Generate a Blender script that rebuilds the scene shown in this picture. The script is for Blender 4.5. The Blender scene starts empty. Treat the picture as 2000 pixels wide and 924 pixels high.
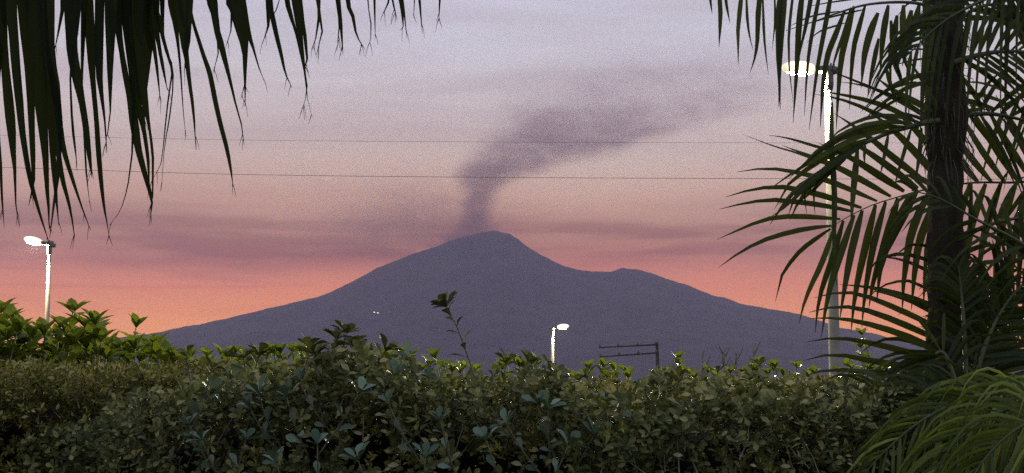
import bpy, math, random
import numpy as np
from mathutils import Vector, Matrix, noise
random.seed(7); RS = np.random.RandomState(7)
C = bpy.context.scene.collection
SC = bpy.context.scene
R = math.radians

def s2l(r, g, b, k=1.0):
    f = lambda c: ((c/255+0.055)/1.055)**2.4 if c/255 > 0.04045 else c/255/12.92
    return (f(r)*k, f(g)*k, f(b)*k, 1.0)

# ------------------------------------------------------------------ camera
FPX = 2778.0; HOR = 750.0; EYE = 1.7
PITCH = math.atan((HOR-462)/FPX)
cam = bpy.data.objects.new('camera', bpy.data.cameras.new('camera')); C.objects.link(cam)
cam.data.sensor_width = 36; cam.data.lens = 36*FPX/2000
cam.location = (0, 0, EYE); cam.rotation_euler = (R(90)+PITCH, 0, 0)
cam.data.clip_start = 0.05; cam.data.clip_end = 150000
SC.camera = cam
CR = Matrix.Rotation(R(90)+PITCH, 3, 'X')
def P(px, py, d):
    """a point of the place seen along photo pixel (px,py) at d metres ahead"""
    v = CR @ Vector(((px-1000)/FPX, (462-py)/FPX, -1.0))
    return Vector((0, 0, EYE)) + v*(d/v.y)

# ------------------------------------------------------------------ sky
W = bpy.data.worlds.new('World'); SC.world = W; W.use_nodes = True
nt = W.node_tree; nt.nodes.clear(); N = nt.nodes; Lk = nt.links.new
def nd(t, kind, **kw):
    n = t.nodes.new(kind)
    for k, v in kw.items(): setattr(n, k, v)
    return n
def mth(t, op, a, b=None, c=None, clamp=False):
    n = t.nodes.new('ShaderNodeMath'); n.operation = op; n.use_clamp = clamp
    for i, v in enumerate((a, b, c)):
        if v is None: continue
        if isinstance(v, (int, float)): n.inputs[i].default_value = v
        else: t.links.new(v, n.inputs[i])
    return n.outputs[0]
def mixc(t, fac, a, b, mode='MIX'):
    n = t.nodes.new('ShaderNodeMix'); n.data_type = 'RGBA'; n.blend_type = mode
    for i, v in ((0, fac), (6, a), (7, b)):
        if isinstance(v, (int, float, tuple)): n.inputs[i].default_value = v
        else: t.links.new(v, n.inputs[i])
    return n.outputs[2]
def ramp(t, fac, stops, interp='LINEAR'):
    n = t.nodes.new('ShaderNodeValToRGB'); cr = n.color_ramp; cr.interpolation = interp
    while len(cr.elements) < len(stops): cr.elements.new(0.5)
    for e, (p, c) in zip(cr.elements, stops): e.position = p; e.color = c
    t.links.new(fac, n.inputs[0]); return n.outputs[0]
def mrange(t, v, a, b, c=0.0, d=1.0, smooth=True):
    n = t.nodes.new('ShaderNodeMapRange'); n.interpolation_type = 'SMOOTHSTEP' if smooth else 'LINEAR'
    t.links.new(v, n.inputs[0])
    for i, x in enumerate((a, b, c, d)): n.inputs[i+1].default_value = x
    return n.outputs[0]
def noisetex(t, vec, scale, detail=4, rough=0.5, dist=0.0):
    n = t.nodes.new('ShaderNodeTexNoise'); t.links.new(vec, n.inputs['Vector'])
    n.inputs['Scale'].default_value = scale; n.inputs['Detail'].default_value = detail
    n.inputs['Roughness'].default_value = rough; n.inputs['Distortion'].default_value = dist
    return n.outputs[0]
def vmap(t, vec, scale=(1, 1, 1), loc=(0, 0, 0)):
    n = t.nodes.new('ShaderNodeMapping'); t.links.new(vec, n.inputs[0])
    n.inputs['Scale'].default_value = scale; n.inputs['Location'].default_value = loc
    return n.outputs[0]

SKY_GAIN = 2.2; HAZE_D = 2.9e-5
def zpy(py): return math.sin(math.atan((HOR-py)/FPX))
def seen(z, r, g, b):
    """sky radiance that shows as this colour once the evening air lies in front of it"""
    Lp = min(40000.0, 7400.0/max(z, 1e-4)); T = math.exp(-HAZE_D*Lp)
    c = s2l(r, g, b); S = (.086, .079, .133)
    return tuple(max(.004, (c[i]-S[i]*(1-T)/.52)/(T*SKY_GAIN)) for i in range(3))+(1.0,)
tc = nd(nt, 'ShaderNodeTexCoord'); dirv = tc.outputs['Generated']
sep = nd(nt, 'ShaderNodeSeparateXYZ'); Lk(dirv, sep.inputs[0])
Z = sep.outputs[2]
wob = noisetex(nt, vmap(nt, dirv, (3, 3, 9)), 1.6, 3)
Zw = mth(nt, 'ADD', Z, mth(nt, 'MULTIPLY', mth(nt, 'SUBTRACT', wob, 0.5), 0.03))
t2 = mth(nt, 'MULTIPLY', Zw, 2.0, clamp=True)
glow = ramp(nt, t2, [(zpy(p)*2, seen(zpy(p), *c)) for p, c in ((750, (238, 162, 124)), (640, (229, 154, 127)), (560, (209, 135, 127)), (520, (192, 130, 129)),
    (480, (186, 136, 132)), (440, (188, 146, 141)), (380, (195, 160, 152)), (300, (196, 176, 173)), (200, (194, 183, 188)), (100, (195, 191, 202)), (0, (197, 196, 213)))]
    + [(0.76, seen(.38, 184, 186, 210)), (1.0, seen(.5, 176, 182, 210))])
away = ramp(nt, t2, [(0.0, s2l(118, 112, 118)), (0.3, s2l(134, 132, 142)), (0.6, s2l(136, 141, 154)), (1.0, s2l(128, 136, 158))])
hl = mth(nt, 'SQRT', mth(nt, 'ADD', mth(nt, 'MULTIPLY', sep.outputs[0], sep.outputs[0]), mth(nt, 'MULTIPLY', sep.outputs[1], sep.outputs[1])))
azc = mth(nt, 'DIVIDE', sep.outputs[1], mth(nt, 'MAXIMUM', hl, 0.001))
base = mixc(nt, mrange(nt, azc, -0.1, 0.85), away, glow)
# streaky clouds low in the west
cv = vmap(nt, dirv, (2.6, 2.6, 24))
n1 = noisetex(nt, cv, 1.4, 4, 0.5, 0.5)
n2 = noisetex(nt, vmap(nt, dirv, (6, 6, 80), (3, 1, 0)), 1.2, 4, 0.55, 0.3)
nn = mth(nt, 'ADD', mth(nt, 'MULTIPLY', n1, 0.62), mth(nt, 'MULTIPLY', n2, 0.38))
band = mth(nt, 'MULTIPLY', mrange(nt, Zw, 0.070, 0.092), mrange(nt, Zw, 0.150, 0.100))
cf = mth(nt, 'MULTIPLY', band, mrange(nt, nn, 0.40, 0.54, 0.45, 1.0))
cf2 = mth(nt, 'MULTIPLY', mth(nt, 'MULTIPLY', mrange(nt, Z, 0.03, 0.07), mrange(nt, Z, 0.15, 0.08)), mrange(nt, n2, 0.54, 0.68))
cf = mth(nt, 'MAXIMUM', cf, mth(nt, 'MULTIPLY', cf2, 0.55))
cf = mth(nt, 'MULTIPLY', cf, mrange(nt, azc, 0.2, 0.8))
cloudc = ramp(nt, t2, [(zpy(p)*2, seen(zpy(p), *c)) for p, c in ((620, (212, 132, 122)), (560, (192, 122, 124)), (500, (148, 103, 115)), (440, (150, 113, 119)), (380, (176, 144, 144)))])
col = mixc(nt, cf, base, cloudc)
hi = mth(nt, 'MULTIPLY', mth(nt, 'MULTIPLY', mrange(nt, Z, 0.13, 0.19), mrange(nt, n1, 0.40, 0.70)), 0.38)
col = mixc(nt, hi, col, seen(.2, 160, 148, 160))
below = mrange(nt, Z, -0.02, 0.0)
col = mixc(nt, below, s2l(70, 55, 60), col)
nish = nd(nt, 'ShaderNodeTexSky'); nish.sky_type = 'NISHITA'; nish.sun_disc = False
nish.sun_elevation = R(-2.0); nish.sun_rotation = R(0.0); nish.altitude = 10
bg1 = nd(nt, 'ShaderNodeBackground'); Lk(col, bg1.inputs[0]); bg1.inputs[1].default_value = SKY_GAIN*0.95
bg2 = nd(nt, 'ShaderNodeBackground'); Lk(nish.outputs[0], bg2.inputs[0]); bg2.inputs[1].default_value = 0.05
ad = nd(nt, 'ShaderNodeAddShader'); Lk(bg1.outputs[0], ad.inputs[0]); Lk(bg2.outputs[0], ad.inputs[1])
wo = nd(nt, 'ShaderNodeOutputWorld'); Lk(ad.outputs[0], wo.inputs[0])
W.cycles.sampling_method = 'MANUAL'; W.cycles.sample_map_resolution = 512

SC.view_settings.view_transform = 'Standard'; SC.view_settings.look = 'None'
SC.view_settings.exposure = 0.0; SC.view_settings.gamma = 1.0
cy = SC.cycles
cy.max_bounces = 5; cy.diffuse_bounces = 2; cy.glossy_bounces = 2; cy.transmission_bounces = 3; cy.volume_bounces = 0
cy.transparent_max_bounces = 6; cy.sample_clamp_indirect = 3.0; cy.sample_clamp_direct = 0
cy.use_denoising = False   # the photograph is a grainy dusk shot; keep the sampling grain

# ------------------------------------------------------------------ materials
def mat(name, col, rough=0.6, col2=None, nscale=8, bump=0.0, emit=None, spec=0.5, metallic=0, stretch=(1, 1, 1), trans=0.0, tone=False):
    m = bpy.data.materials.new(name); m.use_nodes = True; t = m.node_tree
    b = t.nodes['Principled BSDF']; out = t.nodes['Material Output']
    b.inputs['Roughness'].default_value = rough; b.inputs['Metallic'].default_value = metallic
    b.inputs['Specular IOR Level'].default_value = spec
    c = None
    if emit:
        b.inputs['Base Color'].default_value = col
        b.inputs['Emission Color'].default_value = emit[0]; b.inputs['Emission Strength'].default_value = emit[1]
        return m
    tcn = t.nodes.new('ShaderNodeTexCoord')
    v = vmap(t, tcn.outputs['Object'], stretch)
    n = noisetex(t, v, nscale, 5, 0.6)
    fac = mrange(t, n, 0.3, 0.7)
    if tone:
        at = t.nodes.new('ShaderNodeAttribute'); at.attribute_name = 'tone'
        oi = t.nodes.new('ShaderNodeObjectInfo')
        f = mth(t, 'POWER', mth(t, 'FRACT', mth(t, 'ADD', at.outputs['Fac'], oi.outputs['Random'])), 2.1)
        fac = mth(t, 'ADD', mth(t, 'MULTIPLY', f, 0.75), mth(t, 'MULTIPLY', fac, 0.25))
    c = mixc(t, fac, col, col2 or col)
    t.links.new(c, b.inputs['Base Color'])
    if bump:
        bp = t.nodes.new('ShaderNodeBump'); bp.inputs['Strength'].default_value = bump; bp.inputs['Distance'].default_value = 0.02
        t.links.new(n, bp.inputs['Height']); t.links.new(bp.outputs[0], b.inputs['Normal'])
    if trans:
        tr = t.nodes.new('ShaderNodeBsdfTranslucent'); t.links.new(mixc(t, 0.4, c, (0.16, 0.20, 0.02, 1)), tr.inputs[0])
        mx = t.nodes.new('ShaderNodeMixShader'); mx.inputs[0].default_value = trans
        t.links.new(b.outputs[0], mx.inputs[1]); t.links.new(tr.outputs[0], mx.inputs[2])
        t.links.new(mx.outputs[0], out.inputs[0])
    return m
M = dict(
    fan=mat('fan_palm_leaf', (0.005, 0.011, 0.003, 1), 0.6, (0.014, 0.021, 0.006, 1), 5, spec=.10, tone=True, trans=0.06, stretch=(1, 1, .2)),
    feather=mat('feather_palm_leaf', (0.012, 0.024, 0.004, 1), 0.45, (0.050, 0.066, 0.010, 1), 5, tone=True, trans=0.08, spec=.18),
    feather_lit=mat('feather_palm_leaf_lit', (0.030, 0.060, 0.010, 1), 0.45, (0.30, 0.35, 0.05, 1), 5, tone=True, trans=0.2, spec=.25),  # lit copy of the feather palm leaf, lamp light put into the colour
    rachis=mat('palm_rachis', (0.05, 0.07, 0.02, 1), 0.45, (0.09, 0.10, 0.03, 1), 12),
    trunk=mat('palm_trunk', (0.03, 0.024, 0.014, 1), 0.9, (0.050, 0.042, 0.028, 1), 22, 1.0, spec=.1, stretch=(1, 1, .35)),
    fibre=mat('palm_fibre', (0.05, 0.045, 0.035, 1), 0.9, (0.15, 0.14, 0.12, 1), 30),
    pitto=mat('pittosporum_leaf', (0.018, 0.030, 0.008, 1), 0.6, (0.31, 0.32, 0.11, 1), 30, tone=True, trans=0.12, spec=.15),
    sprig=mat('pittosporum_sprig_leaf', (0.035, 0.070, 0.035, 1), 0.5, (0.26, 0.36, 0.25, 1), 30, tone=True, trans=0.15, spec=.2),  # teal light on the sprigs is painted into this leaf colour
    straw=mat('faded_hedge_leaf', (0.22, 0.20, 0.08, 1), 0.6, (0.42, 0.38, 0.20, 1), 30, tone=True, trans=0.2, spec=.15),
    fine=mat('small_hedge_leaf', (0.022, 0.030, 0.006, 1), 0.65, (0.38, 0.34, 0.08, 1), 30, tone=True, trans=0.2, spec=.12),
    broad=mat('broad_shrub_leaf', (0.09, 0.14, 0.010, 1), 0.4, (0.30, 0.34, 0.03, 1), 20, tone=True, trans=0.4, spec=.15),
    twig=mat('shrub_twig', (0.035, 0.028, 0.018, 1), 0.85, (0.09, 0.075, 0.05, 1), 40),
    greentwig=mat('green_twig', (0.09, 0.09, 0.045, 1), 0.7, (0.20, 0.18, 0.11, 1), 40),
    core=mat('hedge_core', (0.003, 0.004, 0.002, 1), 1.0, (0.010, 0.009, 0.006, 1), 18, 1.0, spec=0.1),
    pole=mat('pole_paint', (0.25, 0.24, 0.20, 1), 0.65, (0.33, 0.32, 0.27, 1), 6, spec=.2),
    housing=mat('lamp_housing', (0.05, 0.05, 0.055, 1), 0.5, (0.08, 0.08, 0.085, 1), 6),
    lens=mat('lamp_lens', (0.8, 0.8, 0.8, 1), 0.4, emit=((1.0, 0.88, 0.52, 1), 2.0)),
    wire=mat('wire_sheath', (0.02, 0.02, 0.02, 1), 0.6),
    wood=mat('pole_wood', (0.02, 0.018, 0.015, 1), 0.9, (0.04, 0.035, 0.03, 1), 10),
    ground=mat('dry_grass_ground', (0.03, 0.035, 0.015, 1), 0.95, (0.08, 0.07, 0.04, 1), 0.8, 0.3),
    rock=mat('volcanic_slope', (0.03, 0.03, 0.028, 1), 0.95, (0.07, 0.065, 0.06, 1), 0.002, spec=0.1),
    wall=mat('house_plaster', (0.6, 0.58, 0.5, 1), 0.9), roof=mat('house_roof', (0.25, 0.12, 0.08, 1), 0.9),
    window=mat('lit_window', (0.8, 0.8, 0.8, 1), 0.5, emit=((1.0, 0.85, 0.55, 1), 6.0)),
)

t_ = M['lens'].node_tree; a_ = t_.nodes.new('ShaderNodeAttribute'); a_.attribute_name = 'tone'
t_.links.new(mrange(t_, a_.outputs['Fac'], 0.02, 0.6, .62, 2.6), t_.nodes['Principled BSDF'].inputs['Emission Strength'])

# ------------------------------------------------------------------ object helpers
def tag(o, label, cat, group=None, kind=None):
    if label: o['label'] = label
    if cat: o['category'] = cat
    if group: o['group'] = group
    if kind: o['kind'] = kind
    return o
def thing(name, loc, label, cat, group=None):
    o = bpy.data.objects.new(name, None); C.objects.link(o); o.location = loc; o.empty_display_size = .2
    return tag(o, label, cat, group)
def base_of(o):
    while o.parent: o = o.parent
    return o.location
def mesh(name, V, F, m, parent=None, smooth=True, tone=None):
    """one mesh object; V are world points"""
    V = np.asarray(V, dtype=np.float64)
    if parent is not None: V = V - np.array(base_of(parent))
    me = bpy.data.meshes.new(name)
    if isinstance(F, np.ndarray):
        nf, k = F.shape
        me.vertices.add(len(V)); me.vertices.foreach_set('co', V.astype(np.float32).ravel())
        me.loops.add(nf*k); me.loops.foreach_set('vertex_index', F.astype(np.int32).ravel())
        me.polygons.add(nf); me.polygons.foreach_set('loop_start', np.arange(0, nf*k, k, dtype=np.int32))
        me.polygons.foreach_set('loop_total', np.full(nf, k, dtype=np.int32))
        me.update(calc_edges=True)
    else:
        me.from_pydata(V.tolist(), [], F)
    if smooth: me.polygons.foreach_set('use_smooth', [True]*len(me.polygons))
    if tone is not None:
        a = me.attributes.new('tone', 'FLOAT', 'POINT'); a.data.foreach_set('value', np.asarray(tone, dtype=np.float32))
    me.materials.append(m)
    o = bpy.data.objects.new(name, me); C.objects.link(o)
    if parent is not None: o.parent = parent
    return o
def catmull(pts, n):
    """pts: list of tuples (any dimension) -> n samples"""
    A = np.array(pts, float)
    if len(A) < 3:
        t = np.linspace(0, 1, n)[:, None]; return A[0]*(1-t)+A[-1]*t
    A = np.vstack([2*A[0]-A[1], A, 2*A[-1]-A[-2]])
    k = len(A)-3; out = []
    seg = np.linalg.norm(np.diff(A[1:-1, :2], axis=0), axis=1); cum = np.concatenate([[0], np.cumsum(seg)]); cum /= max(cum[-1], 1e-9)
    for s in np.linspace(0, 1, n):
        i = min(max(int(np.searchsorted(cum, s, side='right')-1), 0), k-1)
        u = (s-cum[i])/max(cum[i+1]-cum[i], 1e-9)
        p0, p1, p2, p3 = A[i:i+4]
        out.append(0.5*((2*p1)+(-p0+p2)*u+(2*p0-5*p1+4*p2-p3)*u*u+(-p0+3*p1-3*p2+p3)*u**3))
    return np.array(out)
def tube_geo(pts, radii, sides=8, caps=True):
    pts = [Vector(p) for p in pts]; V = []; F = []
    ref = None
    for i, p in enumerate(pts):
        t = (pts[min(i+1, len(pts)-1)]-pts[max(i-1, 0)]).normalized()
        if ref is None:
            ref = Vector((1, 0, 0)) if abs(t.x) < 0.8 else Vector((0, 0, 1))
        a = (ref-t*ref.dot(t)).normalized(); b = t.cross(a); ref = a
        for k in range(sides):
            an = 2*math.pi*k/sides
            V.append(p+(a*math.cos(an)+b*math.sin(an))*radii[i])
    for i in range(len(pts)-1):
        for k in range(sides):
            k2 = (k+1) % sides
            F.append((i*sides+k, i*sides+k2, (i+1)*sides+k2, (i+1)*sides+k))
    if caps:
        F.append(tuple(range(sides))[::-1]); F.append(tuple((len(pts)-1)*sides+k for k in range(sides)))
    return [tuple(v) for v in V], F
def merge(*geos):
    V = []; F = []
    for v, f in geos:
        o = len(V); V += list(v); F += [tuple(i+o for i in q) for q in f]
    return V, F
def box_geo(c, s, rot=None, bev=0.0):
    V = []; cx = Vector(c)
    for x in (-1, 1):
        for y in (-1, 1):
            for z in (-1, 1):
                p = Vector((x*s[0]/2, y*s[1]/2, z*s[2]/2))
                V.append(tuple(cx+(rot@p if rot else p)))
    return V, [(0, 1, 3, 2), (4, 6, 7, 5), (0, 4, 5, 1), (2, 3, 7, 6), (0, 2, 6, 4), (1, 5, 7, 3)]

# ------------------------------------------------------------------ ground, mountain
def ground():
    xs = np.concatenate([-np.geomspace(22000, 20, 14), np.linspace(-15, 15, 31), np.geomspace(20, 22000, 14)])
    ys = np.concatenate([[-2500, -500, -100], np.linspace(-20, 60, 60), np.geomspace(70, 40000, 22)])
    V = []; F = []
    for y in ys:
        for x in xs:
            z = 0.06*noise.noise(Vector((x*.3, y*.3, 0))) if abs(x) < 16 and -21 < y < 61 else 0
            V.append((x, y, z))
    w = len(xs)
    for j in range(len(ys)-1):
        for i in range(w-1): F.append((j*w+i, j*w+i+1, (j+1)*w+i+1, (j+1)*w+i))
    tag(mesh('ground', V, F, M['ground']), 'dark grassy ground running to the foot of the volcano', None, kind='structure')
ground()

DM = 28000.0
RIDGE = [(-400, 742), (-150, 715), (0, 694), (120, 676), (210, 662), (260, 656), (310, 649), (360, 638), (380, 635), (430, 625), (500, 608), (560, 594), (620, 580), (640, 573),
 (690, 549), (740, 522), (770, 510), (800, 498), (850, 482), (880, 470), (910, 461), (935, 455), (965, 450), (995, 457), (1010, 465), (1030, 482), (1060, 500),
 (1100, 519), (1130, 527), (1165, 531), (1195, 530), (1216, 523), (1250, 528), (1270, 532), (1300, 544), (1340, 556), (1390, 576), (1410, 580), (1450, 594),
 (1520, 606), (1560, 613), (1600, 626), (1640, 640), (1700, 650), (1760, 665), (1830, 685), (1950, 700), (2150, 725), (2400, 745)]
def mountain():
    rx = np.array([P(a, b, DM).x for a, b in RIDGE]); rz = np.array([P(a, b, DM).z for a, b in RIDGE])
    xs = np.linspace(rx[0], rx[-1], 560); us = np.concatenate([np.linspace(-1, 0, 46), np.linspace(0, 1, 24)[1:]])
    V = []; F = []
    for u in us:
        for x in xs:
            y = DM + u*9500
            # converge towards the summit axis a little: round cone rather than a wall
            h = np.interp(x, rx, rz)
            r = abs(u)
            f = (1-r)**1.45
            n = 0
            if r > 0:
                p = Vector((x/1500, y/1500, 0)); n = (noise.fractal(p, 1.0, 2.0, 5))*170*min(1, r*5)*(1-r)
                gul = abs(noise.noise(Vector((x/700, y/5200, 3))))*-160*min(1, r*6)*(1-r)
                n += gul
            else:
                n = noise.noise(Vector((x/260, 0, 7)))*16+noise.noise(Vector((x/90, 0, 9)))*9
            V.append((x, y, h*f+n-20*(r > 0.98)))
    w = len(xs)
    for j in range(len(us)-1):
        for i in range(w-1): F.append((j*w+i, j*w+i+1, (j+1)*w+i+1, (j+1)*w+i))
    tag(mesh('mountain', V, F, M['rock']), 'hazy purple volcano with a blunt summit and long even flanks', None, kind='structure')
mountain()

def house(px, py, d, s, label):
    p = P(px, py, d); t = thing('house', p, label, 'house', 'lit houses high on the volcano')
    mesh('wall', *box_geo(p+Vector((0, 0, s*.3)), (s, s*.8, s*.6)), M['wall'], t, False)
    a = p+Vector((0, 0, s*.602)); h = s/2*1.06; k = s*.43
    V = [a+Vector(v) for v in ((-h, -k, 0), (h, -k, 0), (h, k, 0), (-h, k, 0), (-h, 0, s*.25), (h, 0, s*.25))]
    mesh('roof', [tuple(v) for v in V], [(0, 1, 5, 4), (2, 3, 4, 5), (0, 4, 3), (1, 2, 5), (3, 2, 1, 0)], M['roof'], t, False)
    for q in (-.28, .28):
        mesh('window', *box_geo(p+Vector((q*s, -s*.405, s*.3)), (s*.28, s*.02, s*.34)), M['window'], t, False)
house(731, 611, 21500, 22, 'tiny pale lit house, leftmost of two specks on the volcano')
house(738, 612, 21500, 20, 'tiny dimmer lit house, right hand of two specks on the volcano')

# ------------------------------------------------------------------ smoke plume (a real volume above the summit)
def plume():
    pm = bpy.data.materials.new('volcano_smoke'); pm.use_nodes = True; t = pm.node_tree; t.nodes.clear()
    out = t.nodes.new('ShaderNodeOutputMaterial'); pv = t.nodes.new('ShaderNodeVolumePrincipled')
    pv.inputs['Color'].default_value = (0.86, 0.42, 0.42, 1); pv.inputs['Absorption Color'].default_value = (0, 0, 0, 1)
    pv.inputs['Anisotropy'].default_value = 0.1
    t.links.new(pv.outputs[0], out.inputs['Volume'])
    c = t.nodes.new('ShaderNodeTexCoord'); ob = c.outputs['Object']
    wn = t.nodes.new('ShaderNodeTexNoise'); wn.inputs['Scale'].default_value = 1/900; wn.inputs['Detail'].default_value = 4
    t.links.new(vmap(t, ob, (1, 1, 1.6)), wn.inputs['Vector'])
    vs = t.nodes.new('ShaderNodeVectorMath'); vs.operation = 'SUBTRACT'; t.links.new(wn.outputs['Color'], vs.inputs[0]); vs.inputs[1].default_value = (.5, .5, .5)
    vm = t.nodes.new('ShaderNodeVectorMath'); vm.operation = 'MULTIPLY'; t.links.new(vs.outputs[0], vm.inputs[0]); vm.inputs[1].default_value = (900, 0, 420)
    va = t.nodes.new('ShaderNodeVectorMath'); va.operation = 'ADD'; t.links.new(ob, va.inputs[0]); t.links.new(vm.outputs[0], va.inputs[1])
    s = t.nodes.new('ShaderNodeSeparateXYZ'); t.links.new(va.outputs[0], s.inputs[0])
    X, Y, Zz = s.outputs
    # left edge, right edge and density against height above the crater (metres, crater at local origin)
    pts = [(480, 850, 948, 0.9, 40), (455, 892, 954, 1.4, 24), (400, 905, 950, 1.45, 22), (370, 907, 960, 1.4, 24), (350, 905, 985, 1.45, 26), (330, 910, 1050, 1.25, 36), (300, 938, 1165, 1.1, 50),
           (270, 985, 1260, .95, 60), (240, 1005, 1350, .78, 70), (215, 985, 1440, .55, 85), (185, 1070, 1530, .38, 120), (150, 1090, 1600, .30, 140), (110, 1140, 1620, .15, 140), (78, 1200, 1680, 0.03, 130), (70, 1240, 1680, 0.0, 130)]
    O = P(935, 455, DM); zmax = P(935, 60, DM).z-O.z; zmin = P(935, 490, DM).z-O.z
    def zn(py): return (P(935, py, DM).z-O.z-zmin)/(zmax-zmin)
    def curve(vals):
        f = t.nodes.new('ShaderNodeFloatCurve'); cu = f.mapping.curves[0]
        pp = sorted((zn(a), b) for a, b in vals)
        cu.points[0].location = pp[0]; cu.points[1].location = pp[-1]
        for a, b in pp[1:-1]: cu.points.new(a, b)
        f.mapping.update()
        f.inputs[0].default_value = 1
        t.links.new(mth(t, 'DIVIDE', mth(t, 'SUBTRACT', Zz, zmin), zmax-zmin, clamp=True), f.inputs[1]); return f.outputs[0]
    xw = lambda px: (P(px, 455, DM).x-O.x+2000)/12000
    Lc = mth(t, 'SUBTRACT', mth(t, 'MULTIPLY', curve([(a, xw(b)) for a, b, c_, d, e in pts]), 12000), 2000)
    Rc = mth(t, 'SUBTRACT', mth(t, 'MULTIPLY', curve([(a, xw(c_)) for a, b, c_, d, e in pts]), 12000), 2000)
    Dc = curve([(a, d*.5) for a, b, c_, d, e in pts])
    Sc = mth(t, 'MULTIPLY', curve([(a, e*10/3000) for a, b, c_, d, e in pts]), 3000)
    fl = mth(t, 'DIVIDE', mth(t, 'SUBTRACT', X, Lc), mth(t, 'MULTIPLY', Sc, 0.9)); fr = mth(t, 'DIVIDE', mth(t, 'SUBTRACT', Rc, X), mth(t, 'MULTIPLY', Sc, 1.3))
    el = mrange(t, fl, -1, 1); er = mrange(t, fr, -1, 1)
    dep = mth(t, 'POWER', 2.718, mth(t, 'MULTIPLY', mth(t, 'MULTIPLY', Y, Y), -1/(900.0**2)))
    det = mrange(t, noisetex(t, vmap(t, ob, (.6, 1, 1.5)), 1/520, 7, 0.66, 0.8), 0.36, 0.62, 0.2, 1.4)
    d = mth(t, 'MULTIPLY', mth(t, 'MULTIPLY', mth(t, 'MULTIPLY', el, er), Dc), mth(t, 'MULTIPLY', dep, det))
    # thin veil drifting off to the left of the vent
    vx = mth(t, 'DIVIDE', mth(t, 'ADD', X, 1350), 1500); vz = mth(t, 'DIVIDE', mth(t, 'SUBTRACT', Zz, 150), 700)
    veil = mth(t, 'POWER', 2.718, mth(t, 'MULTIPLY', mth(t, 'ADD', mth(t, 'MULTIPLY', vx, vx), mth(t, 'MULTIPLY', vz, vz)), -1.0))
    veil = mth(t, 'MULTIPLY', mth(t, 'MULTIPLY', veil, dep), mth(t, 'MULTIPLY', det, 0.32))
    d = mth(t, 'ADD', d, veil)
    t.links.new(mth(t, 'MULTIPLY', d, 1.5e-3), pv.inputs['Density'])
    o = thing('smoke_plume', O, 'dark purple smoke plume rising from the summit and leaning right across the sky', 'smoke')
    # closed hull round the plume
    hull = [(560, 500), (985, 500), (1120, 400), (1750, 290), (1860, 60), (900, 60), (720, 160), (560, 280)]
    V = []; n = len(hull)
    for dy in (-2000, 2000):
        for a, b in hull: q = P(a, b, DM)-O; V.append((q.x, dy, q.z))
    F = [tuple(range(n)), tuple(range(n, 2*n))[::-1]] + [(i, i+n, (i+1) % n+n, (i+1) % n) for i in range(n)]
    me = bpy.data.meshes.new('smoke'); me.from_pydata(V, [], F); me.materials.append(pm)
    import bmesh
    bm = bmesh.new(); bm.from_mesh(me); bmesh.ops.recalc_face_normals(bm, faces=bm.faces); bm.to_mesh(me); bm.free()
    s_ = bpy.data.objects.new('smoke', me); C.objects.link(s_)
    bpy.data.objects.remove(o)
    s_.name = 'smoke_plume'; s_.location = O
    tag(s_, 'dark purple smoke plume rising from the summit and leaning right across the sky', 'smoke')
    pm.cycles.volume_step_rate = 0.6
plume()

# ------------------------------------------------------------------ power lines and far pole
def power_line(pts, d, r, label):
    Q = catmull([tuple(P(a, b, d)) for a, b in pts], 40)
    tag(mesh('power_line', *tube_geo(Q, [r]*len(Q), 5), M['wire']), label, 'power line', 'power lines crossing the sky')
power_line([(-500, 318), (0, 327), (430, 340), (900, 346), (1500, 349), (2000, 350), (2600, 346)], 45, 0.0075, 'darker lower overhead wire crossing the sky in front of the plume')
power_line([(-500, 255), (0, 264), (430, 273), (900, 277), (1500, 279), (2000, 279), (2600, 276)], 45, 0.0042, 'faint upper overhead wire crossing the sky above the darker one')
def utility_pole():
    d = 80; b = P(1288, 800, d); b.z = 0; top = P(1283, 668, d)
    t = thing('utility_pole', b, 'thin dark utility pole with two long side arms right of the middle lamp', 'utility pole')
    mesh('pole', *tube_geo([b, (b.x*.5+top.x*.5, d, top.z*.5), top], [.14, .11, .08], 8), M['wood'], t)
    for (x0, y0), (x1, y1) in (((1171, 679), (1284, 673)), ((1173, 697), (1285, 689))):
        a, c = P(x0, y0, d-.15), P(x1, y1, d-.15)
        arm = mesh('cross_arm', *tube_geo([a, c], [.035, .045], 6), M['wood'], t)
        for f in (0.0, .32, .66, .97):
            q = a.lerp(c, f)
            mesh('insulator', *tube_geo([q-Vector((0, 0, .05)), q+Vector((0, 0, .08)), q+Vector((0, 0, .16)), q+Vector((0, 0, .2))], [.03, .065, .065, .02], 6), M['housing'], arm)
utility_pole()

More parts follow.
